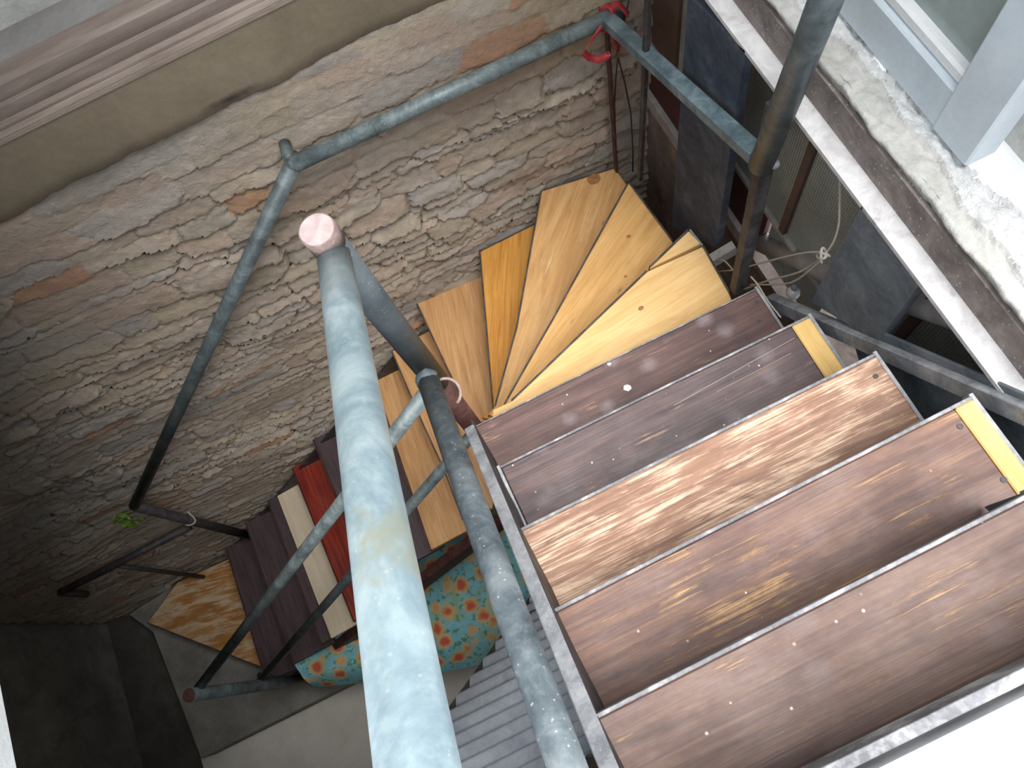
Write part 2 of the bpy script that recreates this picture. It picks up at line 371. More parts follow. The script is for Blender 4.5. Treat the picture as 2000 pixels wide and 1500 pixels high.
def build_stone_wall():
    back = box('wall_back', (-3.6, Y_WALL + .02, Z_FLOOR - .1), (1.25, Y_WALL + .40, -1.56), M['mortar'], None, 0)
    prop(back, 'rough stone wall of the stairwell behind the winding stairs', None, None, 'structure')
    st = .0088
    x0, x1, z0, z1 = -3.55, 1.15, Z_FLOOR, -1.68
    nx = int((x1 - x0) / st); nz = int((z1 - z0) / st)
    gx, gz = np.meshgrid(np.linspace(x0, x1, nx + 1), np.linspace(z0, z1, nz + 1))
    rs = np.random.RandomState(5)
    gxj = gx + rs.uniform(-.3, .3, gx.shape) * st; gzj = gz + rs.uniform(-.3, .3, gx.shape) * st
    wx = gxj + .070 * vnoise(gxj * 4, gzj * 7, 1, 6, .68); wz = gzj + .040 * vnoise(gxj * 6 + 9, gzj * 10, 40, 6, .70) + .06 * vnoise(gxj * 1.3, gzj * 1.1, 70, 2) + .06 * gxj
    # seeds in uneven courses
    sx, sz, sh = [], [], []
    z = z0 - .30
    while z < z1 + .30:
        h = R.choice([.040, .050, .060, .075, .10]); x = x0 - .2
        while x < x1 + .2:
            w = R.uniform(.09, .36) * (1 if h < .09 else 1.1)
            sx.append(x + w / 2); sz.append(z + h / 2 + R.uniform(-.012, .012)); sh.append((w, h)); x += w
        z += h
    sx = np.array(sx); sz = np.array(sz); sw = np.array([a for a, b in sh]); shh = np.array([b for a, b in sh])
    P = wx.ravel(); Q = wz.ravel(); N = len(P)
    f1 = np.full(N, 9.); f2 = np.full(N, 9.); idn = np.zeros(N, int)
    order = np.argsort(sz)
    # box metric per seed, restricted to the band near each seed
    rowof = np.floor((gz.ravel() - z0) / st + .5).astype(int)
    colof = np.tile(np.arange(nx + 1), nz + 1)
    F1 = f1.reshape(gx.shape); F2 = f2.reshape(gx.shape); ID = idn.reshape(gx.shape)
    for k in range(len(sx)):
        ra = int((sz[k] - shh[k] * 1.6 - .34 - z0) / st); rb = int((sz[k] + shh[k] * 1.6 + .34 - z0) / st) + 1
        ca = int((sx[k] - sw[k] * 1.1 - .08 - x0) / st); cb = int((sx[k] + sw[k] * 1.1 + .08 - x0) / st) + 1
        ra, ca = max(ra, 0), max(ca, 0); rb, cb = min(rb, nz + 1), min(cb, nx + 1)
        if ra >= rb or ca >= cb: continue
        dx = np.abs(wx[ra:rb, ca:cb] - sx[k]) / (sw[k] / 2); dz = np.abs(wz[ra:rb, ca:cb] - sz[k]) / (shh[k] / 2)
        d = (dx ** 4 + dz ** 4) ** .25
        a, b, c = F1[ra:rb, ca:cb], F2[ra:rb, ca:cb], ID[ra:rb, ca:cb]
        new = d < a
        b[:] = np.where(new, a, np.minimum(b, d)); c[:] = np.where(new, k, c); a[:] = np.where(new, d, a)
    edge = np.clip(F2 - F1, 0, 1)                       # 0 at joints
    rk = np.random.RandomState(11)
    hk = rk.uniform(0, 1, len(sx)); tk = rk.uniform(-.4, .4, len(sx))
    rel = (wz - sz[ID]) / shh[ID]; relx = (wx - sx[ID]) / sw[ID]
    smear = np.clip(.70 + .9 * vnoise(gx * 1.7 + 3, gz * 2.6, 90, 3), .12, 1.0)
    smear *= np.clip((-1.70 - gz) / .75, .06, 1.0)
    h = .030 * hk[ID] - .030 * np.clip(rel, -.6, .6) + .014 * tk[ID] * relx
    h -= .022 * np.clip(1 - edge / .16, 0, 1)
    h *= smear
    h += .010 * vnoise(gx * 14, gz * 24, 120, 5, .65) * (.35 + .65 * smear) + .03 * vnoise(gx * 1.3, gz * 1.6, 150, 2)
    h = np.clip(h + .006, -.016, .08)
    # colours: tan, grey, ochre, a few brick-orange stones
    pal = np.array([[180, 162, 136], [184, 166, 142], [178, 160, 138], [188, 171, 149], [180, 161, 140], [178, 165, 148], [182, 159, 136]]) / 255.
    ck = pal[rk.randint(0, len(pal), len(sx))] * rk.uniform(.96, 1.03, (len(sx), 1))
    br = rk.rand(len(sx)) < .03
    ck[br] = np.array([178, 138, 108]) / 255.
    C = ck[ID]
    och = np.clip(vnoise(gx * 1.5 + 5, gz * 1.9, 200, 4) * 1.6 - .05, 0, 1)[..., None] * np.clip((gz + 3.0) / .9, 0, 1)[..., None]
    C = C * (1 - .45 * och) + np.array([172, 138, 88]) / 255. * .45 * och
    gy = np.clip(vnoise(gx * 1.9 + 15, gz * 1.7, 230, 4) * 2 - .35, 0, 1)[..., None]
    C = C * (1 - .4 * gy) + np.array([164, 158, 146]) / 255. * .4 * gy
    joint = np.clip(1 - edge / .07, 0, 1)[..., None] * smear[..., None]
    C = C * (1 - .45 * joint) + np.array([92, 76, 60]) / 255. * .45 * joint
    C = np.clip(C * np.array([1.02, 1.04, 1.09]), 0, 1)
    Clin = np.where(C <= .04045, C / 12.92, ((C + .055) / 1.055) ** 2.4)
    VX, VY, VZ = gxj, Y_WALL - h, gzj
    # top border fades into the plaster band
    # every stone is its own piece of the wall: the quads that belong to its cell
    qid = ID[:-1, :-1]
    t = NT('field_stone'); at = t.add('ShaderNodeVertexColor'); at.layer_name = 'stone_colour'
    nn = t.noise(t.co(), 34, 8, .7, .4); n3 = t.noise(t.co(), 8, 5, .6)
    c = t.mix(.5, at.outputs[0], t.ramp(nn, [(.3, .74), (.52, .95), (.7, 1.1)]), 'MULTIPLY')
    c = t.mix(.4, c, t.ramp(n3, [(.3, .72), (.7, 1.0)]), 'MULTIPLY')
    t.bump(nn, .9, .010); mat = t.out(c, .92)
    groups = {}
    for r in range(nz):
        row = qid[r]
        for cc in range(nx): groups.setdefault(row[cc], []).append((r, cc))
    def area(cells):
        s = 0
        for r, cc in cells[::7]:
            p = Vector((gx[r, cc], Y_WALL, gz[r, cc])); d = p.dot(FWD)
            px = 1000 + FPX * p.dot(RIGHT) / d; py = 750 + FPX * p.dot(DOWN) / d
            if 0 < px < 2000 and 0 < py < 1500 and not (px > 1250) : s += 1 / d ** 2
        return s
    ranked = sorted(groups, key=lambda k: -area(groups[k]))
    W = nx + 1
    def make(name, cells):
        idx = {}; vs = []; fs = []; cols = []
        def vi(r, c):
            key = r * W + c
            if key not in idx:
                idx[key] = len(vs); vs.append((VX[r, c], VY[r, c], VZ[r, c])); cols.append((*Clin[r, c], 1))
            return idx[key]
        for r, c in cells: fs.append((vi(r, c), vi(r, c + 1), vi(r + 1, c + 1), vi(r + 1, c)))
        o = mesh_obj(name, vs, fs, mat, back, False, Matrix.Identity(4))
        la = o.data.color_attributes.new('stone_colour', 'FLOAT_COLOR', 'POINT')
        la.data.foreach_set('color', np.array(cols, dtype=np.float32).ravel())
        o.data.polygons.foreach_set('use_smooth', [True] * len(fs))
        return o
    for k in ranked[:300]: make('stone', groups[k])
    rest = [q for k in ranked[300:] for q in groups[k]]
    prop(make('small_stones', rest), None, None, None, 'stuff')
    # plaster band over the stones, ragged lower edge
    vs, fs = [], []; n = 420
    for i in range(n + 1):
        x = -3.55 + i * (4.7 / n)
        low = -1.715 + .045 * float(vnoise(np.array([x * 2.4]), np.array([3.0]), 7, 6, .62)[0])
        for zz, yy in ((low, Y_WALL + .004), (low + .012, Y_WALL - .008), (low + .06, Y_WALL - .014), (-1.56, Y_WALL - .020), (-1.455, Y_WALL - .021)): vs.append((x, yy, zz))
    for i in range(n):
        for j in range(4): a = i * 5 + j; fs.append((a, a + 5, a + 6, a + 1))
    mesh_obj('plaster_band', vs, fs, M['plaster_band'], back, True, Matrix.Identity(4))
    return back
WALL = build_stone_wall()

# ledge with the grooved wooden track above the stone wall
prof = [(Y_WALL - .026, -1.468), (Y_WALL - .024, -1.458), (Y_WALL + .004, -1.456), (Y_WALL + .006, -1.466), (Y_WALL + .011, -1.466), (Y_WALL + .013, -1.454), (Y_WALL + .030, -1.452),
        (Y_WALL + .034, -1.500), (Y_WALL + .062, -1.500), (Y_WALL + .066, -1.446), (Y_WALL + .080, -1.444), (Y_WALL + .086, -1.500), (Y_WALL + .118, -1.500), (Y_WALL + .124, -1.436), (Y_WALL + .150, -1.433), (Y_WALL + .156, -1.444), (Y_WALL + .215, -1.446), (Y_WALL + .215, -1.54), (Y_WALL, -1.54), (Y_WALL, -1.468)]
vs = [(x, y, z) for x in (-1.6, 1.1) for y, z in prof]; m = len(prof)
fs = [(i, (i + 1) % m, m + (i + 1) % m, m + i) for i in range(m)] + [tuple(range(m))[::-1], tuple(range(m, 2 * m))]
track = mesh_obj('trim_1', vs, fs, M['track']); prop(track, 'worn grooved wooden window track on the ledge above the stone wall', None, None, 'structure')
sill = box('trim_2', (-1.6, Y_WALL + .215, -1.56), (1.1, Y_WALL + .40, -1.452), M['sill_grey'], None, .003); prop(sill, 'smooth grey sill behind the grooved track', None, None, 'structure')
uw = box('wall_upper', (-3.6, Y_WALL + .33, -1.56), (1.25, Y_WALL + .50, .60), M['plaster_rough'], None, 0); prop(uw, 'grey rendered wall rising above the sill', None, None, 'structure')

ev = box('ceiling_light_blocker', (-3.6, 1.15, .45), (1.25, Y_WALL + .5, .57), M['concrete'], None, 0); prop(ev, 'unseen slab added above the sill to dim it', None, None, 'structure')  # unseen slab, added to dim the track and the upper stone wall

ev = box('ceiling_light_blocker_left', (-3.6, .20, .45), (-.40, 1.15, .57), M['concrete'], None, 0); prop(ev, 'unseen slab added over the left of the stairwell to dim the wall', None, None, 'structure')  # unseen roof piece, added to keep light off the left of the wall

# ------------------------------------------------------------------ floors, slabs, lower walls
fl = box('floor', (-3.6, -2.6, Z_FLOOR - .1), (1.25, Y_WALL + .02, Z_FLOOR), M['concrete_shade'], None, 0); prop(fl, 'grey concrete floor at the bottom of the stairwell', None, None, 'structure')
fx = oz(392, 1482, Z_FLOOR + .02).x
fp = box('floor_lit_area', (fx, -1.3, Z_FLOOR), (XW_ - .02, oz(392, 1482, Z_FLOOR + .02).y + .30, Z_FLOOR + .02), M['floor_light_tone'], None, .003); prop(fp, 'added floor sheet coloured pale for the light beside the bottom step', None, None, 'structure')  # thin sheet added so the lit part of the floor shows paler
LX = oz(26, 1450, Z_LAND - .16).x
YL = oz(1846, 1438, Z_LAND).y + .012
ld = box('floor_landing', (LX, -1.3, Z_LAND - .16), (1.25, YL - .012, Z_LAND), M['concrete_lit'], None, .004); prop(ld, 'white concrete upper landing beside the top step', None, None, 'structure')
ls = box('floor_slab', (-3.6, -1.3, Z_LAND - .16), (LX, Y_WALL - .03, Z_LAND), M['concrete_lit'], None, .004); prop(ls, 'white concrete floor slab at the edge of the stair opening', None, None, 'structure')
for nm, lo, hi, mt in (('wall_left', (-3.7, -2.6, Z_FLOOR), (-3.58, Y_WALL + .3, Z_LAND - .16), 'concrete'), ('wall_front', (-3.6, -1.42, Z_FLOOR), (1.25, -1.3, Z_LAND - .16), 'concrete')):
    prop(box(nm, lo, hi, M[mt], None, 0), {'wall_left': 'dim concrete end wall of the lower room', 'wall_front': 'concrete wall of the lower room under the landing'}[nm], None, None, 'structure')

# ------------------------------------------------------------------ staircase
stair = empty('staircase', (.3, .3, Z_FLOOR), 'turning staircase with mismatched wooden treads on a steel frame', 'staircase')
XR = {}
def V2(px, py, z): return oz(px, py, z)

def nosing(tr, a, b, z, w=.009, h=.034, mat='steel'):
    """steel angle along the front edge, from a to b"""
    a, b = Vector((a.x, a.y, z - h / 2 + .001)), Vector((b.x, b.y, z - h / 2 + .001))
    bar('nosing_angle', a, b, w, h, M[mat], tr, bev=.001)

def straight(key, fl_, fr_, mat, label, depth, strip=None, side='steel', nw=.007):
    z = Z[key]; a = V2(*fl_, z); b = V2(*fr_, z); d = (b - a); n = Vector((d.y, -d.x, 0)).normalized()
    u = d.normalized()
    e = b
    if strip:
        e = b - u * strip
    a1, e1 = a + n * .012, e + n * .012
    tr = prism('tread', [a1, e1, e + n * depth, a + n * depth], z, .03, M[mat], stair, d)
    prop(tr, label)
    if strip:
        s = prism('end_strip', [e1 + u * .001, b + n * .012, b + n * depth, e + n * depth + u * .001], z + .001, .03, M['w_strip'], tr, n)
        prop(s, 'pale yellow wooden end strip')
    nosing(tr, a + n * (.012 - nw / 2), b + n * (.012 - nw / 2), z, nw, mat='nosing')
    # steel angle under the two ends
    for p, s in ((a, -1), (b, 1)):
        q0 = p + n * .0 + u * s * .006; q1 = p + n * depth + u * s * .006
        bar('end_angle', Vector((q0.x, q0.y, z - .024)), Vector((q1.x, q1.y, z - .024)), .009, .034, M[side], tr, bev=.001)
    XR[key] = (a, b, n, u)
    return tr
straight('T5', (1160, 1389), (2012, 953), 'w_worn_brown', 'worn brown tread speckled with paint, topmost step', .225)
prop(bar('edge_angle', Vector((-.10, YL + .006, Z_LAND - .035)), Vector((.82, YL + .006, Z_LAND - .035)), .016, .05, M['nosing'], stair, bev=.001), 'chipped steel angle at the landing edge')
straight('T4', (1080, 1184), (1893, 769), 'w_worn_brown2', 'reddish brown tread with a yellow end strip', .27, .040)
straight('T3', (1012, 1029), (1705, 686), 'w_bare', 'bare streaked tread with varnish worn away', .235)
straight('T2', (975, 906), (1577, 612), 'w_dark', 'dark purple-brown tread with a yellow end strip', .240, .054, 'steel', .006)
straight('T1', (922, 829), (1473, 559), 'w_dark2', 'dark brown stained tread with grey smudges', .200, None, 'steel', .004)
# screws near the right ends
for px, py, k in ((1710, 735, 'T3'), (1875, 833, 'T4'), (1960, 937, 'T4'), (1478, 590, 'T1'), (1482, 628, 'T1')):
    p = V2(px, py, Z[k]); tr = [o for o in stair.children if o.name.startswith('tread')][{'T5': 0, 'T4': 1, 'T3': 2, 'T2': 3, 'T1': 4}[k]]
    tube('screw', [p - Vector((0, 0, .004)), p + Vector((0, 0, .0015))], .006, M['steel_dark'], tr, 12)

def winder(key, poly, mat, label, gdir, front=None, side='steel_dark', extra=None):
    z = Z[key]; pts = [V2(x, y, z) for x, y in poly]
    d = V2(*gdir[1], z) - V2(*gdir[0], z)
    tr = prism('tread', pts, z, .03, M[mat], stair, d); prop(tr, label)
    for i in (front or []):
        a, b = pts[i], pts[(i + 1) % len(pts)]
        c = sum(pts, Vector()) / len(pts); dd = (b - a).normalized(); n = Vector((dd.y, -dd.x, 0))
        if n.dot(c - a) > 0: n = -n
        nosing(tr, a + n * .003, b + n * .003, z - .001, .006, .032, side)
    return tr
w1 = winder('W1', [(962, 800), (1000, 783), (1264, 530), (1372, 481), (1423, 571), (1440, 610), (960, 860)], 'w_yellow', 'pale honey-yellow kite tread with a cracked corner', ((960, 830), (1400, 560)), [1, 3])
z = Z['W1']
c1 = prism('corner_plank', [V2(*p, z) for p in ((1268, 524), (1345, 450), (1369, 475))], z, .03, M['w_yellow'], w1, V2(1400, 560, z) - V2(960, 830, z))
nosing(w1, V2(1268, 522, z), V2(1344, 448, z), z, .006, .032, 'steel_dark'); nosing(w1, V2(1347, 448, z), V2(1372, 479, z), z, .006, .032, 'steel')
winder('W2', [(955, 810), (986, 790), (1080, 625), (1170, 462), (1228, 357), (1312, 470), (1345, 520), (1000, 830)], 'w_yellow2', 'golden tapered winder tread with a knot, pointed at the corner', ((980, 800), (1260, 420)), [1, 2, 3, 4])
winder('W3', [(950, 812), (968, 792), (1010, 640), (1058, 373), (1201, 328), (1232, 372), (1240, 420), (1060, 760)], 'w_yellow3', 'tan winder tread in the wall corner with a brown knot', ((970, 800), (1140, 350)), [1, 2, 3])
winder('W4', [(940, 815), (964, 798), (951, 640), (938, 491), (1042, 439), (1075, 424), (1040, 700), (1000, 830)], 'w_amber', 'amber orange winder tread against the stone wall', ((965, 800), (985, 470)), [1, 2, 3])
winder('W5', [(925, 822), (870, 710), (815, 592), (942, 539), (985, 522), (990, 700), (980, 830)], 'w_tan', 'tan winder tread left of the amber one', ((930, 820), (880, 560)), [0, 1])
winder('W6', [(962, 992), (905, 1015), (870, 922), (826, 826), (766, 686), (834, 648), (880, 632), (950, 800), (975, 900)], 'w_tan', 'narrow tan tread partly hidden by the newel post', ((940, 960), (800, 670)), [1, 2, 3])

def knot(tr, px, py, key, r):
    c = V2(px, py, Z[key]); pts = [c + Vector((r * math.cos(a) * R.uniform(.9, 1.1), r * .8 * math.sin(a) * R.uniform(.9, 1.1), 0)) for a in np.linspace(0, 5.8, 14)]
    prism('knot', pts, Z[key] + .0006, .002, M['knot'], tr, (1, 0, 0), 0)
TR = [o for o in stair.children if o.name.startswith('tread')]
knot(TR[7], 1160, 350, 'W3', .030); knot(TR[6], 1228, 462, 'W2', .009); knot(TR[6], 1222, 540, 'W2', .006); knot(TR[5], 1252, 602, 'W1', .010)
p, q = V2(1552, 660, Z['T2'] + .0005), V2(1316, 792, Z['T2'] + .0005)
bar('seam', p, q, .0016, .0015, M['seam'], TR[3], bev=0)
p, q = V2(1545, 690, Z['T2'] + .0005), V2(1400, 765, Z['T2'] + .0005)
bar('seam', p, q, .0012, .0015, M['seam'], TR[3], bev=0)

def lower(key, front_o, front_i, back_o, back_i, mat, label, planks=None):
    """outer end at the stone wall, inner end at the rail; back edge runs under the step above"""
    z = Z[key]; fo, fi, bo, bi = (V2(*p, z) for p in (front_o, front_i, back_o, back_i))
    sh = Vector((.05, 0, 0))
    d = fi - fo
    if not planks:
        tr = prism('tread', [fo, fi, bi + sh, bo + sh], z, .03, M[mat], stair, d); prop(tr, label)
    else:
        f = planks[0]
        a, b = lerp(fo, bo, f), lerp(fi, bi, f)
        tr = prism('tread', [a, b, bi + sh, bo + sh], z, .03, M[mat], stair, d); prop(tr, label)
        prop(prism('front_plank', [fo, fi, b - Vector((.002, 0, 0)), a - Vector((.002, 0, 0))], z + .002, .032, M[planks[1]], tr, d), 'dark brown front plank')
    n = Vector((-1, 0, 0))
    nosing(tr, fo + n * .004, fi + n * .004, z, .006, .034, 'steel_brown')
    return tr
lower('T8', (730, 740), (842, 1074), (775, 716), (912, 1036), 'w_tan', 'orange tan straight tread under the handrail')
lower('T8b', (668, 792), (795, 1105), (735, 758), (850, 1075), 'w_choc', 'chocolate brown tread mostly hidden behind the handrail')
lower('T9', (612, 858), (735, 1160), (665, 833), (790, 1130), 'w_choc', 'dark purple-brown tread above the red one')
lower('T10', (571, 913), (692, 1214), (621, 886), (735, 1192), 'w_red', 'glossy red stained tread above the cream one')
lower('T11', (524, 978), (628, 1258), (580, 946), (690, 1222), 'w_cream', 'cream painted tread with a dark front plank', (.30, 'w_choc'))
lower('T12', (480, 1021), (572, 1298), (526, 996), (640, 1262), 'w_choc', 'very dark tread just below the cream one')
lower('T13', (442, 1071), (520, 1330), (484, 1046), (600, 1300), 'w_choc', 'lowest dark brown tread above the peeling board')
bd = winder('B', [(288, 1216), (346, 1138), (446, 1092), (480, 1080), (545, 1290), (512, 1303)], 'w_peel', 'peeling varnished board used as the bottom step', ((300, 1200), (480, 1150)), [5])

# concrete bottom step
cs = prism('concrete_step', [V2(*p, Z['C']) for p in ((250, 1200), (345, 1140), (500, 1085), (640, 1260), (720, 1318), (392, 1482), (298, 1235))], Z['C'], .21, M['concrete'], None, (1, 0, 0), .006)
prop(cs, 'worn grey concrete step below the peeling board', 'step')

# stringers
n0 = V2(922, 852, Z['T1'])
def stringer(name, p, q, w, h, mat, label=None): return prop(bar(name, p, q, w, h, M[mat], stair), label)
sa = ox(930, 860, -.155); sb = oz(1195, 1500, -1.28)
stringer('stringer', lerp(sa, sb, -.02), lerp(sa, sb, 1.25), .028, .075, 'steel', 'dusty grey inner stringer')
stringer('stringer_web', lerp(sa, sb, -.02) + Vector((.012, 0, -.06)), lerp(sa, sb, 1.25) + Vector((.012, 0, -.06)), .006, .16, 'steel_dark')
XO = .83
oa = ox(1508, 588, XO); ob = ox(1722, 672, XO); oc = ox(2010, 806, XO)
stringer('outer_stringer', oa, lerp(ob, oc, 1.1), .03, .045, 'steel', 'grey outer stringer')
stringer('stringer_web', lerp(ob, oa, .1) + Vector((.006, 0, -.11)), lerp(ob, oc, 1.3) + Vector((.006, 0, -.11)), .008, .22, 'slate')
# saw-tooth brackets that carry the right ends of the straight treads
for k in ('T5', 'T4', 'T3', 'T2', 'T1'):
    a, b, n, u = XR[k]; z = Z[k] - .036
    p0 = b + n * .005; p1 = b + n * .20
    vs = [(p0.x + .012, p0.y, z), (p1.x + .012, p1.y, z), (p1.x + .012, p1.y, z - .05), (p0.x + .012, p0.y, z - .165)]
    vs += [(x + .008, y, zz) for x, y, zz in vs]
    mesh_obj('bracket', vs, [(0, 1, 2, 3), (7, 6, 5, 4), (0, 4, 5, 1), (1, 5, 6, 2), (2, 6, 7, 3), (3, 7, 4, 0)], M['slate'], stair)
    vs = [(x - u.x * ((b - a).length + .03), y - u.y * (b - a).length, zz) for x, y, zz in vs]
    mesh_obj('bracket', vs, [(0, 1, 2, 3), (7, 6, 5, 4), (0, 4, 5, 1), (1, 5, 6, 2), (2, 6, 7, 3), (3, 7, 4, 0)], M['steel_brown'], stair)
# lower flight stringers
li0 = V2(985, 1012, -3.70); li1 = V2(585, 1322, Z['C'] + .03)
stringer('lower_stringer', li0, li1, .05, .14, 'steel_brown', 'dark brown steel stringer of the lower flight')
lw0 = Vector((-.32, Y_WALL - .075, -3.50)); lw1 = Vector((-2.25, Y_WALL - .085, -5.22))
stringer('wall_stringer', lw0, lw1, .012, .20, 'steel_dark', 'dark steel stringer along the stone wall')

# ------------------------------------------------------------------ inner railing
NX, NY = -.19, .86
cap = ox(618, 448, NX)
newel_top = cap; nb = Vector((cap.x + .01, cap.y - .03, -3.75))
rail_in = empty('inner_railing', nb, 'grey pipe railing with thick pale handrail around the stair eye', 'railing')
RN = .034
mid_w = lerp(newel_top, nb, (abs(-1.86) - abs(newel_top.z)) / (abs(nb.z) - abs(newel_top.z)))
tube('newel_post', [newel_top - Vector((0, 0, .05)), lerp(newel_top, nb, .33)], RN, M['newel'], rail_in, 28)
tube('newel_base', [lerp(newel_top, nb, .33), nb], RN * .93, M['steel_brown'], rail_in, 24)
tube('newel_collar', [newel_top - Vector((0, 0, .055)), newel_top - Vector((0, 0, .002))], RN + .0005, M['collar'], rail_in, 28)
tube('newel_cap', [newel_top - Vector((0, 0, .004)), newel_top], RN - .002, M['cap'], rail_in, 28)
h0 = ox(652, 500, NX - .002); h1 = od(815, 1500, .565)
hd = (h1 - h0).normalized()
tube('handrail', [h0 - hd * .015, h0 + hd * .3, lerp(h0, h1, .6), h1 + hd * .5], .0318, M['pipe_pale'], rail_in, 36)
blob('weld_bead', h0 - hd * .005 + Vector((0, -.004, -.008)), .034, M['weld'], rail_in, 3, (.9, .8, .8))
m0 = ox(838, 748, NX + .012); m1 = ox(1108, 1500, -.165)
md = (m1 - m0).normalized()
tube('mid_rail', [m0 - md * .0, lerp(m0, m1, .5), m1 + md * .5], .0275, M['mid_rail'], rail_in, 28)
blob('weld_bead', m0 + Vector((0, .01, .0)), .034, M['mid_rail'], rail_in, 4, (.85, .85, .85))
# little ring of weld on the newel
rc = m0 + Vector((.020, -.01, -.085)); ring = [rc + Vector((.036 * math.cos(a), .036 * math.sin(a), .01 * math.sin(a))) for a in np.linspace(-1.2, 1.6, 10)]
tube('weld_ring', ring, .004, M['weld'], rail_in, 8)
# bottom newel
bn_top = oy(369, 1358, .66); bn_bot = Vector((bn_top.x, bn_top.y, Z['C'] + .001))
tube('bottom_newel', [bn_bot, bn_top], .034, M['pipe_dark'], rail_in, 24)
tube('bottom_newel_cap', [bn_top - Vector((0, 0, .003)), bn_top + Vector((0, 0, .002))], .033, M['steel_brown'], rail_in, 24)
a0 = lerp(newel_top, nb, (2.0 - abs(newel_top.z)) / (abs(nb.z) - abs(newel_top.z))); a1 = oy(386, 1346, .69)
tube('lower_handrail', [a0, a1 + Vector((0, 0, -.0))], .024, M['pipe'], rail_in, 20)
bar('rail_seam', a0 + Vector((0, -.004, .0235)), a1 + Vector((0, -.004, .0235)), .004, .004, M['steel_dark'], rail_in, bev=0)
blob('weld_bead', a0 + (a1 - a0).normalized() * .04, .027, M['weld'], rail_in, 5, (.8, .8, .8))
b0 = lerp(newel_top, nb, (2.55 - abs(newel_top.z)) / (abs(nb.z) - abs(newel_top.z))); b1 = oy(505, 1332, .69)
tube('lower_mid_rail', [b0, b1], .022, M['pipe_dark'], rail_in, 18)
tube('brace', [bn_bot + (bn_top - bn_bot) * .30, V2(505, 1318, Z['T13'] + .02)], .016, M['steel_dark'], rail_in, 12)

# ------------------------------------------------------------------ outer railing
post_b = oz(1442, 560, -2.34); PX, PY = post_b.x, post_b.y
rail_out = empty('outer_railing', (PX, PY, -2.34), 'grey pipe railing following the stone wall and window side', 'railing')
jn = ox(1488, 316, PX + .002)
pt = Vector((PX - .004, jn.y - .0, .2))
tube('upright_pipe', [jn - Vector((0, 0, .015)), jn + (Vector((ox(1612, 0, PX).x, ox(1612, 0, PX).y, ox(1612, 0, PX).z)) - jn) * 1.9], .0305, M['pipe_dark'], rail_out, 28)
bar('post', Vector((PX, PY, -2.36)), Vector((PX + .012, jn.y + .012, -1.50)), .034, .040, M['steel_dark'], rail_out, up=(1, 0, 0))
blob('weld_bead', jn + Vector((.022, -.022, .0)), .014, M['steel'], rail_out, 8)
cor = ox(1184, 36, .79)
stub = ox(1212, 14, .84)
bar('window_side_rail', cor + (jn - cor).normalized() * -.01, jn + Vector((0, .02, 0)), .046, .040, M['pipe_blue'], rail_out, bev=.004)
wl_ = oy(572, 322, 1.655)
tube('wall_rail', [cor + (cor - wl_).normalized() * .055, wl_], .0265, M['pipe'], rail_out, 24)
blob('weld_bead', wl_, .030, M['pipe_dark'], rail_out, 9, (.85, .85, .85))
tube('wall_stub', [wl_ + Vector((-.004, .01, .0)), oy(556, 280, Y_WALL - .012)], .019, M['pipe_dark'], rail_out, 14)
dn = oy(262, 988, 1.62)
tube('sloping_wall_rail', [wl_, dn], .0265, M['pipe_dark'], rail_out, 24)
blob('weld_bead', dn, .029, M['steel_dark'], rail_out, 10, (.8, .8, .8))
dp = Vector((dn.x - .005, dn.y, -4.90))
tube('lower_post', [dn, dp], .027, M['steel_dark'], rail_out, 20)
e0 = oy(372, 1028, 1.62); e1 = oy(118, 1157, 1.60)
tube('landing_rail', [e0, e1], .022, M['steel_dark'], rail_out, 16)
tube('landing_post', [oy(222, 1104, 1.605), Vector((oy(222, 1104, 1.605).x, 1.605, Z['B']))], .014, M['steel_dark'], rail_out, 12)
tube('rail_return', [e1, e1 - Vector((0, 0, .22))], .022, M['steel_dark'], rail_out, 14)
# two slim uprights in the corner
c_b = V2(1204, 334, Z['W3'])
bar('corner_upright', Vector((cor.x, cor.y, cor.z - .02)), Vector((c_b.x, c_b.y, Z['W3'] - .02)), .020, .012, M['steel_brown'], rail_out, up=(1, 0, 0))
sb_ = V2(1250, 350, Z['W2'] - .02); stp = ox(1266, 0, sb_.x - .002)
bar('slim_upright', sb_, lerp(sb_, stp, 1.6), .020, .016, M['steel_dark'], rail_out, up=(1, 0, 0))

# things tied to the rails
def ribbon(name, pts, w, mat, parent=None, tw=0.6):
    vs, fs = [], []; pts = [Vector(p) for p in pts]
    for i, p in enumerate(pts):
        d = (pts[min(i + 1, len(pts) - 1)] - pts[max(i - 1, 0)]).normalized(); s = d.cross(Vector((math.sin(i * tw), -.7, math.cos(i * tw)))).normalized()
        q = d.cross(s).normalized() * .0006
        vs += [p - s * w / 2 - q, p + s * w / 2 - q, p + s * w / 2 + q, p - s * w / 2 + q]
    for i in range(len(pts) - 1):
        a = i * 4
        for j in range(4): fs.append((a + j, a + (j + 1) % 4, a + 4 + (j + 1) % 4, a + 4 + j))
    return mesh_obj(name, vs, fs, mat, parent, True)
rb = empty('plastic_ribbon', cor, 'red plastic ribbon tied around the railing corner by the wall', 'ribbon')
def cp(px, py, dy=0.0): return oy(px, py, cor.y - .035 + dy)
ring = [cor + Vector((.02 * math.cos(a), .032 * math.sin(a), .032 * math.cos(a))) for a in np.linspace(0, 6.3, 16)]
ribbon('knot', ring, .018, M['ribbon'], rb, 0)
ribbon('tail', [cp(1195, 10), cp(1208, 8), cp(1218, 18), cp(1228, 30)], .02, M['ribbon'], rb)
ribbon('tail', [cp(1175, 50), cp(1160, 72), cp(1143, 97), cp(1139, 106)], .010, M['ribbon'], rb)
ribbon('loop', [cp(1139, 102), cp(1150, 112), cp(1168, 117), cp(1185, 110), cp(1192, 104)], .024, M['ribbon'], rb, .15)
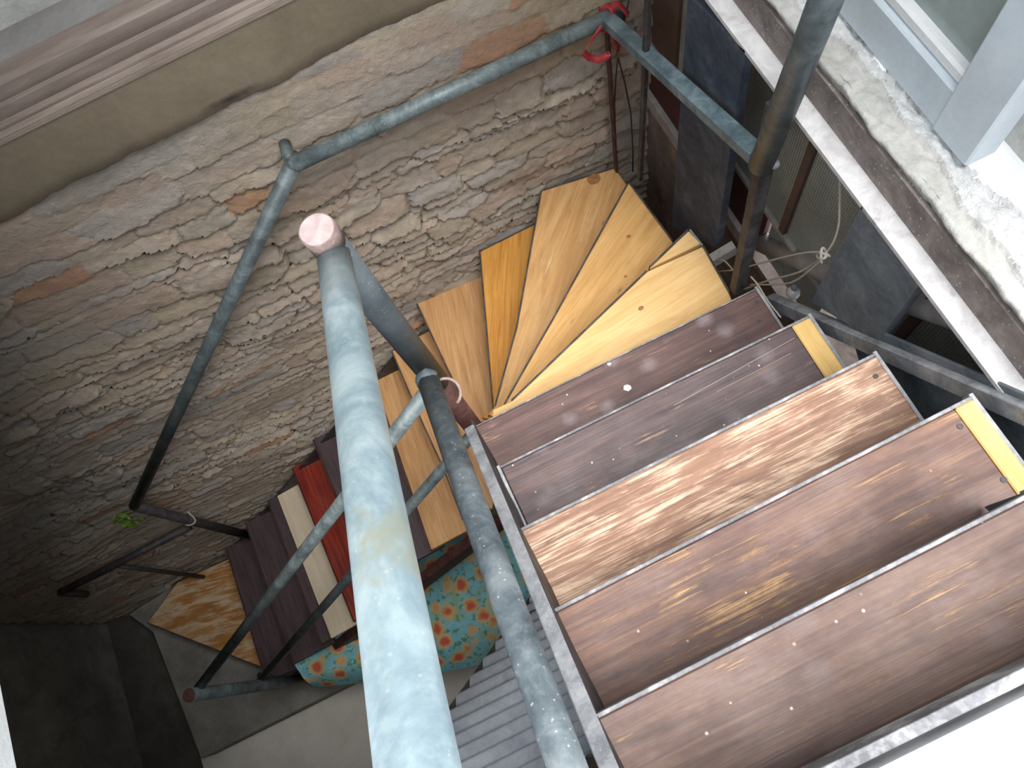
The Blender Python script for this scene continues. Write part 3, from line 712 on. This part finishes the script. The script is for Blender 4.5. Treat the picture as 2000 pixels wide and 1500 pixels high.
ribbon('tail', [cp(1198, 62), cp(1202, 80), cp(1207, 96), cp(1205, 104)], .026, M['ribbon'], rb, .2)

wr = empty('hanging_wire', V2(1232, 330, Z['W2']), 'thin dark wires hanging in the wall corner by the slim upright', 'wire')
tube('strand', [oy(1207, 112, 1.69), oy(1203, 150, 1.69), oy(1200, 200, 1.68), oy(1202, 260, 1.66)], .003, M['wire'], wr, 6)
tube('strand', [oy(1207, 112, 1.69), oy(1220, 160, 1.69), oy(1232, 220, 1.68), oy(1236, 290, 1.66), oy(1236, 335, 1.64)], .003, M['wire'], wr, 6)
tube('strand', [oy(1228, 0, 1.69), oy(1222, 30, 1.69), oy(1218, 44, 1.69)], .003, M['wire'], wr, 6)

# green sprig at the rail bend
sp = empty('green_sprig', dn, 'small green leafy sprig at the bend of the wall railing', 'leaves')
tube('stem', [dn + Vector((0, -.02, .0)), dn + Vector((-.10, -.02, .02))], .003, M['leaf'], sp, 6)
for i in range(22):
    c = dn + Vector((.02 - .11 * R.random(), -.04 + R.uniform(-.05, .03), .015 + R.uniform(-.07, .09))); d = Vector((R.uniform(-1, 1), R.uniform(-1, 1), R.uniform(-.6, .8))).normalized(); s = d.cross(Vector((0, 0, 1))).normalized(); L = R.uniform(.018, .034)
    u = s.cross(d) * .004
    vs = [c - d * L, c - d * L * .3 + s * L * .45 + u, c + d * L * .4 + s * L * .38 + u, c + d * L, c + d * L * .4 - s * L * .38 + u, c - d * L * .3 - s * L * .45 + u, c - u]
    mesh_obj('leaf', vs, [(0, 1, 6), (1, 2, 6), (2, 3, 6), (3, 4, 6), (4, 5, 6), (5, 0, 6)], M['leaf'], sp)

# wire tie on the lower post
tie = [lerp(dn, dp, .40) + Vector((.03 * math.cos(a), .03 * math.sin(a), .01 * math.sin(2 * a))) for a in np.linspace(0, 6.2, 14)]
prop(tube('wire_tie', tie + [lerp(dn, dp, .40) + Vector((.05, .01, .09))], .005, M['string']), 'pale twisted wire tied around the lower wall post', 'wire')

# ------------------------------------------------------------------ right side: beam, plates, windows, ledge
ZB = -1.522
b_ = [(XO, ZB), (XO, ZB - .012), (XO + .052, ZB - .012), (XO + .052, ZB - .11), (XO + .064, ZB - .11), (XO + .064, ZB + .10), (XO + .047, ZB + .10), (XO + .047, ZB)]
def extr(name, prof, y0, y1, mat, parent=None, label=None):
    m = len(prof); vs = [(x, y, z) for y in (y0, y1) for x, z in prof]
    fs = [(i, (i + 1) % m, m + (i + 1) % m, m + i) for i in range(m)] + [tuple(range(m))[::-1], tuple(range(m, 2 * m))]
    o = mesh_obj(name, vs, fs, mat, parent)
    return o
beam = empty('steel_beam', (XO + .03, .6, ZB), 'long steel channel beam carrying the plastered window ledge', 'beam')
YB0 = -.245
YB1 = 1.72
extr('flange', [(XO, ZB), (XO, ZB - .012), (XO + .060, ZB - .012), (XO + .060, ZB)], YB0, YB1, M['beam'], beam)
extr('web', [(XO + .048, ZB), (XO + .060, ZB), (XO + .060, ZB + .088), (XO + .048, ZB + .088)], YB0, YB1, M['beam_web'], beam)
# ledge: plastered sill with a ragged render lip over the beam
ZLG = -1.385
def ledge():
    ny, cols = 300, 64
    xs0, xs1 = XO + .046, 1.60
    ys = np.linspace(YB0, YB1, ny + 1)
    e = np.concatenate([np.linspace(0, .16, 49), .16 + (xs1 - xs0 - .16) * np.linspace(0, 1, cols - 48)[1:] ** 1.5])
    Yg, E = np.meshgrid(ys, e, indexing='ij')
    rag = .010 * vnoise(Yg * 14, Yg * 0 + 1.5, 300, 5, .65)
    lip1 = .050 + .040 * vnoise(Yg * 5, E * 10 + 4.5, 330, 6, .66)
    lip2 = .100 + .060 * vnoise(Yg * 4 + 7, E * 10 + 2.5, 345, 6, .66)
    rough = vnoise(Yg * 30, E * 42, 360, 5, .65)
    lay = np.where(E < lip1, -.022, np.where(E < lip2, -.011, 0.0))
    amp = np.where(E < lip1, .010, np.where(E < lip2, .014, .002))
    Zg = ZLG + lay + amp * rough
    Zg[:, 0] = ZLG - .050 + .008 * rough[:, 0]
    Xg = xs0 + E + np.where(E < .02, rag, 0)
    Xg[:, 0] = xs0 + .014
    Zg[:, 1] -= .006
    vs = np.stack([Xg, Yg, Zg], -1).reshape(-1, 3).tolist(); W = len(e)
    fs = [(i * W + j, i * W + j + 1, (i + 1) * W + j + 1, (i + 1) * W + j) for i in range(ny) for j in range(W - 1)]
    o = mesh_obj('wall_right', vs, fs, M['plaster_white'], None, True)
    o.data.materials.append(M['plaster_rough']); o.data.materials.append(M['plaster_mid'])
    l1 = lip1.ravel(); l2 = lip2.ravel(); ev_ = E.ravel()
    o.data.polygons.foreach_set('material_index', [1 if ev_[f[0]] < l1[f[0]] else (2 if ev_[f[0]] < l2[f[0]] else 0) for f in fs])
    prop(o, 'white limewashed ledge with a ragged cement lip above the beam', None, None, 'structure')
    box('ledge_core', (XO + .066, YB0, ZLG - .12), (1.6, YB1 + .05, ZLG - .04), M['plaster_rough'], o, 0)
ledge()

# window standing on the ledge
WX = .962
yA = oz(1882, 328, ZLG).y
wn1 = empty('window_1', (WX, yA, ZLG), 'chalky grey-blue window frame with dusty glass standing on the ledge', None); wn1['kind'] = 'structure'
if 'category' in wn1: del wn1['category']
box('bottom_rail', (WX, yA + .10, ZLG), (WX + .06, 1.70, ZLG + .105), M['frame_paint'], wn1, .004)
box('stile', (WX - .004, yA, ZLG), (WX + .065, yA + .105, .6), M['frame_paint'], wn1, .004)
box('glazing_bead', (WX + .012, yA + .105, ZLG + .105), (WX + .05, 1.70, ZLG + .135), M['plaster_white'], wn1, .006)
box('pane', (WX + .034, yA + .105, ZLG + .13), (WX + .040, 1.70, .6), M['glass_dusty'], wn1, 0)
box('far_stile', (WX, 1.60, ZLG + .10), (WX + .06, 1.70, .6), M['frame_paint'], wn1, .003)
# beige block at the right edge of the ledge
pb = oz(1990, 300, ZLG)
prop(box('wall_jamb', (pb.x - .005, pb.y - .25, ZLG - .01), (pb.x + .3, pb.y + .055, .5), M['plaster_rough'], None, .01), 'beige rendered jamb beside the window stile', None, None, 'structure')

# plates hanging from the beam
def plate(name, quad, th, mat, label):
    vs = [ox(px, py, XO) for px, py in quad]; c = sum(vs, Vector()) / 4
    vs2 = [v + Vector((th, 0, 0)) for v in vs]
    o = mesh_obj(name, [*vs, *vs2], [(0, 1, 2, 3), (7, 6, 5, 4), (0, 4, 5, 1), (1, 5, 6, 2), (2, 6, 7, 3), (3, 7, 4, 0)], M[mat])
    return prop(o, label, 'plate')
plate('steel_plate', [(1683, 402), (1795, 556), (1714, 668), (1584, 590)], .03, 'slate', 'dark slate-coloured plate between the beam and outer stringer')
plate('support_board', [(1344, -10), (1455, 100), (1398, 484), (1312, 440)], .025, 'navy', 'tall navy-black board below the beam beside the winders')

# window wall below the beam
XW = .985
ww = empty('window_2', (XW, 1.0, -2.56), 'low patterned-glass window band under the beam', None); ww['kind'] = 'structure'
if 'category' in ww: del ww['category']
box('bottom_rail', (XW - .025, 1.02, -2.585), (XW + .03, Y_WALL, -2.515), M['white_rail'], ww, .003)
tube('sloping_rail', [Vector((XW, 1.02, -2.53)), ox(1650, 545, XW), lerp(ox(1480, 490, XW), ox(1650, 545, XW), 3.0)], .035, M['white_rail'], ww, 16)
box('kick_panel', (XW - .006, .95, -2.515), (XW + .012, 1.30, -2.28), M['maroon'], ww, .001)
box('kick_panel', (XW - .006, 1.32, -2.515), (XW + .012, Y_WALL, -2.28), M['maroon'], ww, .001)
box('mid_rail', (XW - .012, .2, -2.285), (XW + .02, Y_WALL, -2.262), M['white_rail'], ww, .002)
def pane(y0, y1, z0, z1): box('pane', (XW, y0, z0), (XW + .006, y1, z1), M['glass_pat'], ww, 0)
for y0, y1 in ((.05, .36), (.38, .86), (.89, 1.33), (1.36, 1.56)): pane(y0, y1, -2.262, -1.60)
for y0, y1 in ((.62, .93),): pane(y0, y1, -2.50, -2.285)
for y in (.37, .875, 1.345, 1.575): box('mullion', (XW - .014, y - .014, -2.262), (XW + .02, y + .014, -1.60), M['brown_trim'], ww, .002)
box('side_board', (XW - .005, 1.59, -2.262), (XW + .02, Y_WALL, -1.60), M['brown_trim'], ww, .002)
box('head', (XW - .03, .0, -1.66), (XW + .04, Y_WALL, -1.60), M['brown_trim'], ww, .003)
box('bead', (XW - .016, .0, -1.70), (XW + .01, Y_WALL, -1.685), M['steel_brown'], ww, .001)
# stained wall under the window band
wr_ = box('wall_right_lower', (XW - .012, -2.6, Z_FLOOR), (XW + .12, Y_WALL + .02, -2.58), M['ply_stain'], None, 0); prop(wr_, 'stained grey-brown wall under the patterned window band', None, None, 'structure')
wr2 = box('wall_right_side', (XW + .01, -2.6, -2.60), (XW + .12, .0, Z_LAND - .16), M['concrete'], None, 0); prop(wr2, 'concrete wall beside the upper steps', None, None, 'structure')

# small wooden bracket, china knob and strings by the post
prop(bar('wood_offcut', oz(1386, 512, -2.46), oz(1436, 482, -2.43), .03, .06, M['white_rail']), 'pale wooden offcut wedged beside the yellow winder tread', 'wood')
kp = ox(1549, 572, .90)
kn = empty('china_knob', kp, 'white china knob lying below the slate plate', 'knob')
blob('bulb', kp, .022, M['china'], kn, 1); blob('tip', kp + Vector((.004, .006, .022)), .012, M['steel'], kn, 2)
sg = empty('string_tangle', ox(1605, 500, .86), 'pale string strung from the post to a knot on the slate plate', 'string')
def strand(pts, x0, x1):
    n = len(pts); P = [ox(px, py, lerp(x0, x1, i / (n - 1))) for i, (px, py) in enumerate(pts)]
    Q = []
    for i in range(n - 1):
        for k in range(4):
            t_ = k / 4; a = P[max(i - 1, 0)]; b = P[i]; c = P[i + 1]; d = P[min(i + 2, n - 1)]
            Q.append(.5 * ((2 * b) + (c - a) * t_ + (2 * a - 5 * b + 4 * c - d) * t_ ** 2 + (3 * b - a - 3 * c + d) * t_ ** 3))
    Q.append(P[-1]); tube('strand', Q, .0028, M['string'], sg, 6)
strand([(1404, 530), (1440, 526), (1520, 505), (1570, 494), (1604, 492)], .80, .82)
strand([(1450, 566), (1500, 548), (1560, 532), (1602, 506)], .80, .82)
strand([(1466, 556), (1490, 556), (1545, 552), (1590, 520), (1606, 502)], .80, .82)
strand([(1612, 496), (1628, 472), (1638, 440), (1640, 400), (1640, 340)], .82, .86)
strand([(1400, 510), (1412, 508), (1424, 518), (1438, 536)], .80, .80)
strand([(1466, 540), (1480, 556), (1500, 588), (1525, 620)], .79, .79)
k_ = ox(1607, 499, .815)
tube('knot', [k_ + Vector((.01 * math.cos(a), .012 * math.sin(a * 1.3), .016 * math.sin(a))) for a in np.linspace(0, 15, 40)], .004, M['string'], sg, 6)

# ------------------------------------------------------------------ below: cloth, corrugated sheet
def cloth():
    z = -4.85
    A = [V2(*p, z) for p in ((596, 1322), (1000, 1010))]; B = [V2(*p, z) for p in ((604, 1348), (940, 1300))]
    poly_t = [V2(*p, z) for p in ((560, 1260), (700, 1180), (850, 1060), (1000, 960), (1080, 960))]
    poly_b = [V2(*p, z) for p in ((600, 1346), (700, 1336), (870, 1312), (945, 1296), (1045, 1190))]
    nx, ny = 60, 24; vs, fs = [], []
    def samp(P, t_):
        f = t_ * (len(P) - 1); i = min(int(f), len(P) - 2); return lerp(P[i], P[i + 1], f - i)
    for i in range(nx + 1):
        for j in range(ny + 1):
            p = lerp(samp(poly_t, i / nx), samp(poly_b, i / nx), j / ny)
            w = .012 * math.sin(i * .55 + j * .2) + .008 * math.sin(i * .23 - j * .45)
            drop = max(0, (j - ny * .72) / (ny * .28)) ** 2 * -.16
            vs.append(p + Vector((0, 0, w + drop)))
    for i in range(nx):
        for j in range(ny): a = i * (ny + 1) + j; fs.append((a, a + 1, a + ny + 2, a + ny + 1))
    n = len(vs); vs = vs + [v - Vector((0, 0, .004)) for v in vs]; fs = fs + [tuple(n + k for k in f[::-1]) for f in fs]
    o = mesh_obj('floral_cloth', vs, fs, M['floral'], None, True)
    prop(o, 'blue cloth with red and orange flowers under the lower flight', 'cloth')
    # low bench that carries it
    c = sum(vs[:n], Vector()) / n
    bn = empty('low_bench', (c.x, c.y, Z_FLOOR), 'low pale bench under the floral cloth', 'bench')
    box('top', (c.x - .62, c.y - .02, -4.92), (c.x + .55, c.y + .38, -4.89), M['sill_grey'], bn)
    for sx_ in (-.58, .5):
        for sy_ in (.02, .33): box('leg', (c.x + sx_, c.y + sy_, Z_FLOOR), (c.x + sx_ + .04, c.y + sy_ + .04, -4.92), M['sill_grey'], bn)
cloth()

def corrugated():
    P0 = V2(842, 1440, -2.92); P1 = V2(1036, 1172, -3.42)
    d = P1 - P0; P0 = P0 - d * 1.3; d = P1 - P0; L = d.length
    per = .098; n = int(L / per * 10); vs, fs = [], []
    nrm = Vector((0, -d.z, d.y)).normalized(); nrm = nrm if nrm.z > 0 else -nrm
    for i in range(n + 1):
        s = i / n; h = .020 * math.cos(2 * math.pi * s * L / per)
        p = P0 + d * s + nrm * h
        for k, w in ((0, 0), (1, .45), (2, .9)): vs.append((p.x + w, p.y, p.z)); 
        for k, w in ((0, 0), (1, .45), (2, .9)): q = p - nrm * .006; vs.append((q.x + w, q.y, q.z))
    for i in range(n):
        a = i * 6; b = a + 6
        for k in (0, 1): fs.append((a + k, a + k + 1, b + k + 1, b + k)); fs.append((a + 3 + k, b + 3 + k, b + 4 + k, a + 4 + k))
        fs.append((a, b, b + 3, a + 3)); fs.append((a + 2, a + 5, b + 5, b + 2))
    o = empty('corrugated_roof', P0, 'grey corrugated sheet roof below the upper flight', 'roof')
    mesh_obj('sheet', vs, fs, M['corr'], o, True)
    bar('edge_batten', P0 + Vector((-.005, 0, -.05)), P1 + Vector((-.005, 0, -.05)), .03, .03, M['steel_dark'], o)
    bar('purlin', P0 + d * .1 + Vector((0, 0, -.08)), P0 + d * .1 + Vector((.95, 0, -.08)), .05, .08, M['steel_dark'], o)
    bar('purlin', P0 + d * .9 + Vector((0, 0, -.08)), P0 + d * .9 + Vector((.95, 0, -.08)), .05, .08, M['steel_dark'], o)
corrugated()

# loose flakes on the steps
def chip(px, py, key, r, label):
    c = V2(px, py, Z[key] + .001); pts = [c + Vector((r * R.uniform(.6, 1.1) * math.cos(a), r * R.uniform(.5, 1.0) * math.sin(a), 0)) for a in np.linspace(0, 5.4, 6)]
    o = prism('paint_flake', pts, Z[key] + .0035, .003, M['chip'], None, (1, 0, 0), .0004); prop(o, label, 'flake')
chip(1226, 757, 'T1', .013, 'largest white flake lying on the dark stained tread')
chip(1189, 711, 'T1', .007, 'small white flake on the dark tread beside the yellow winder')
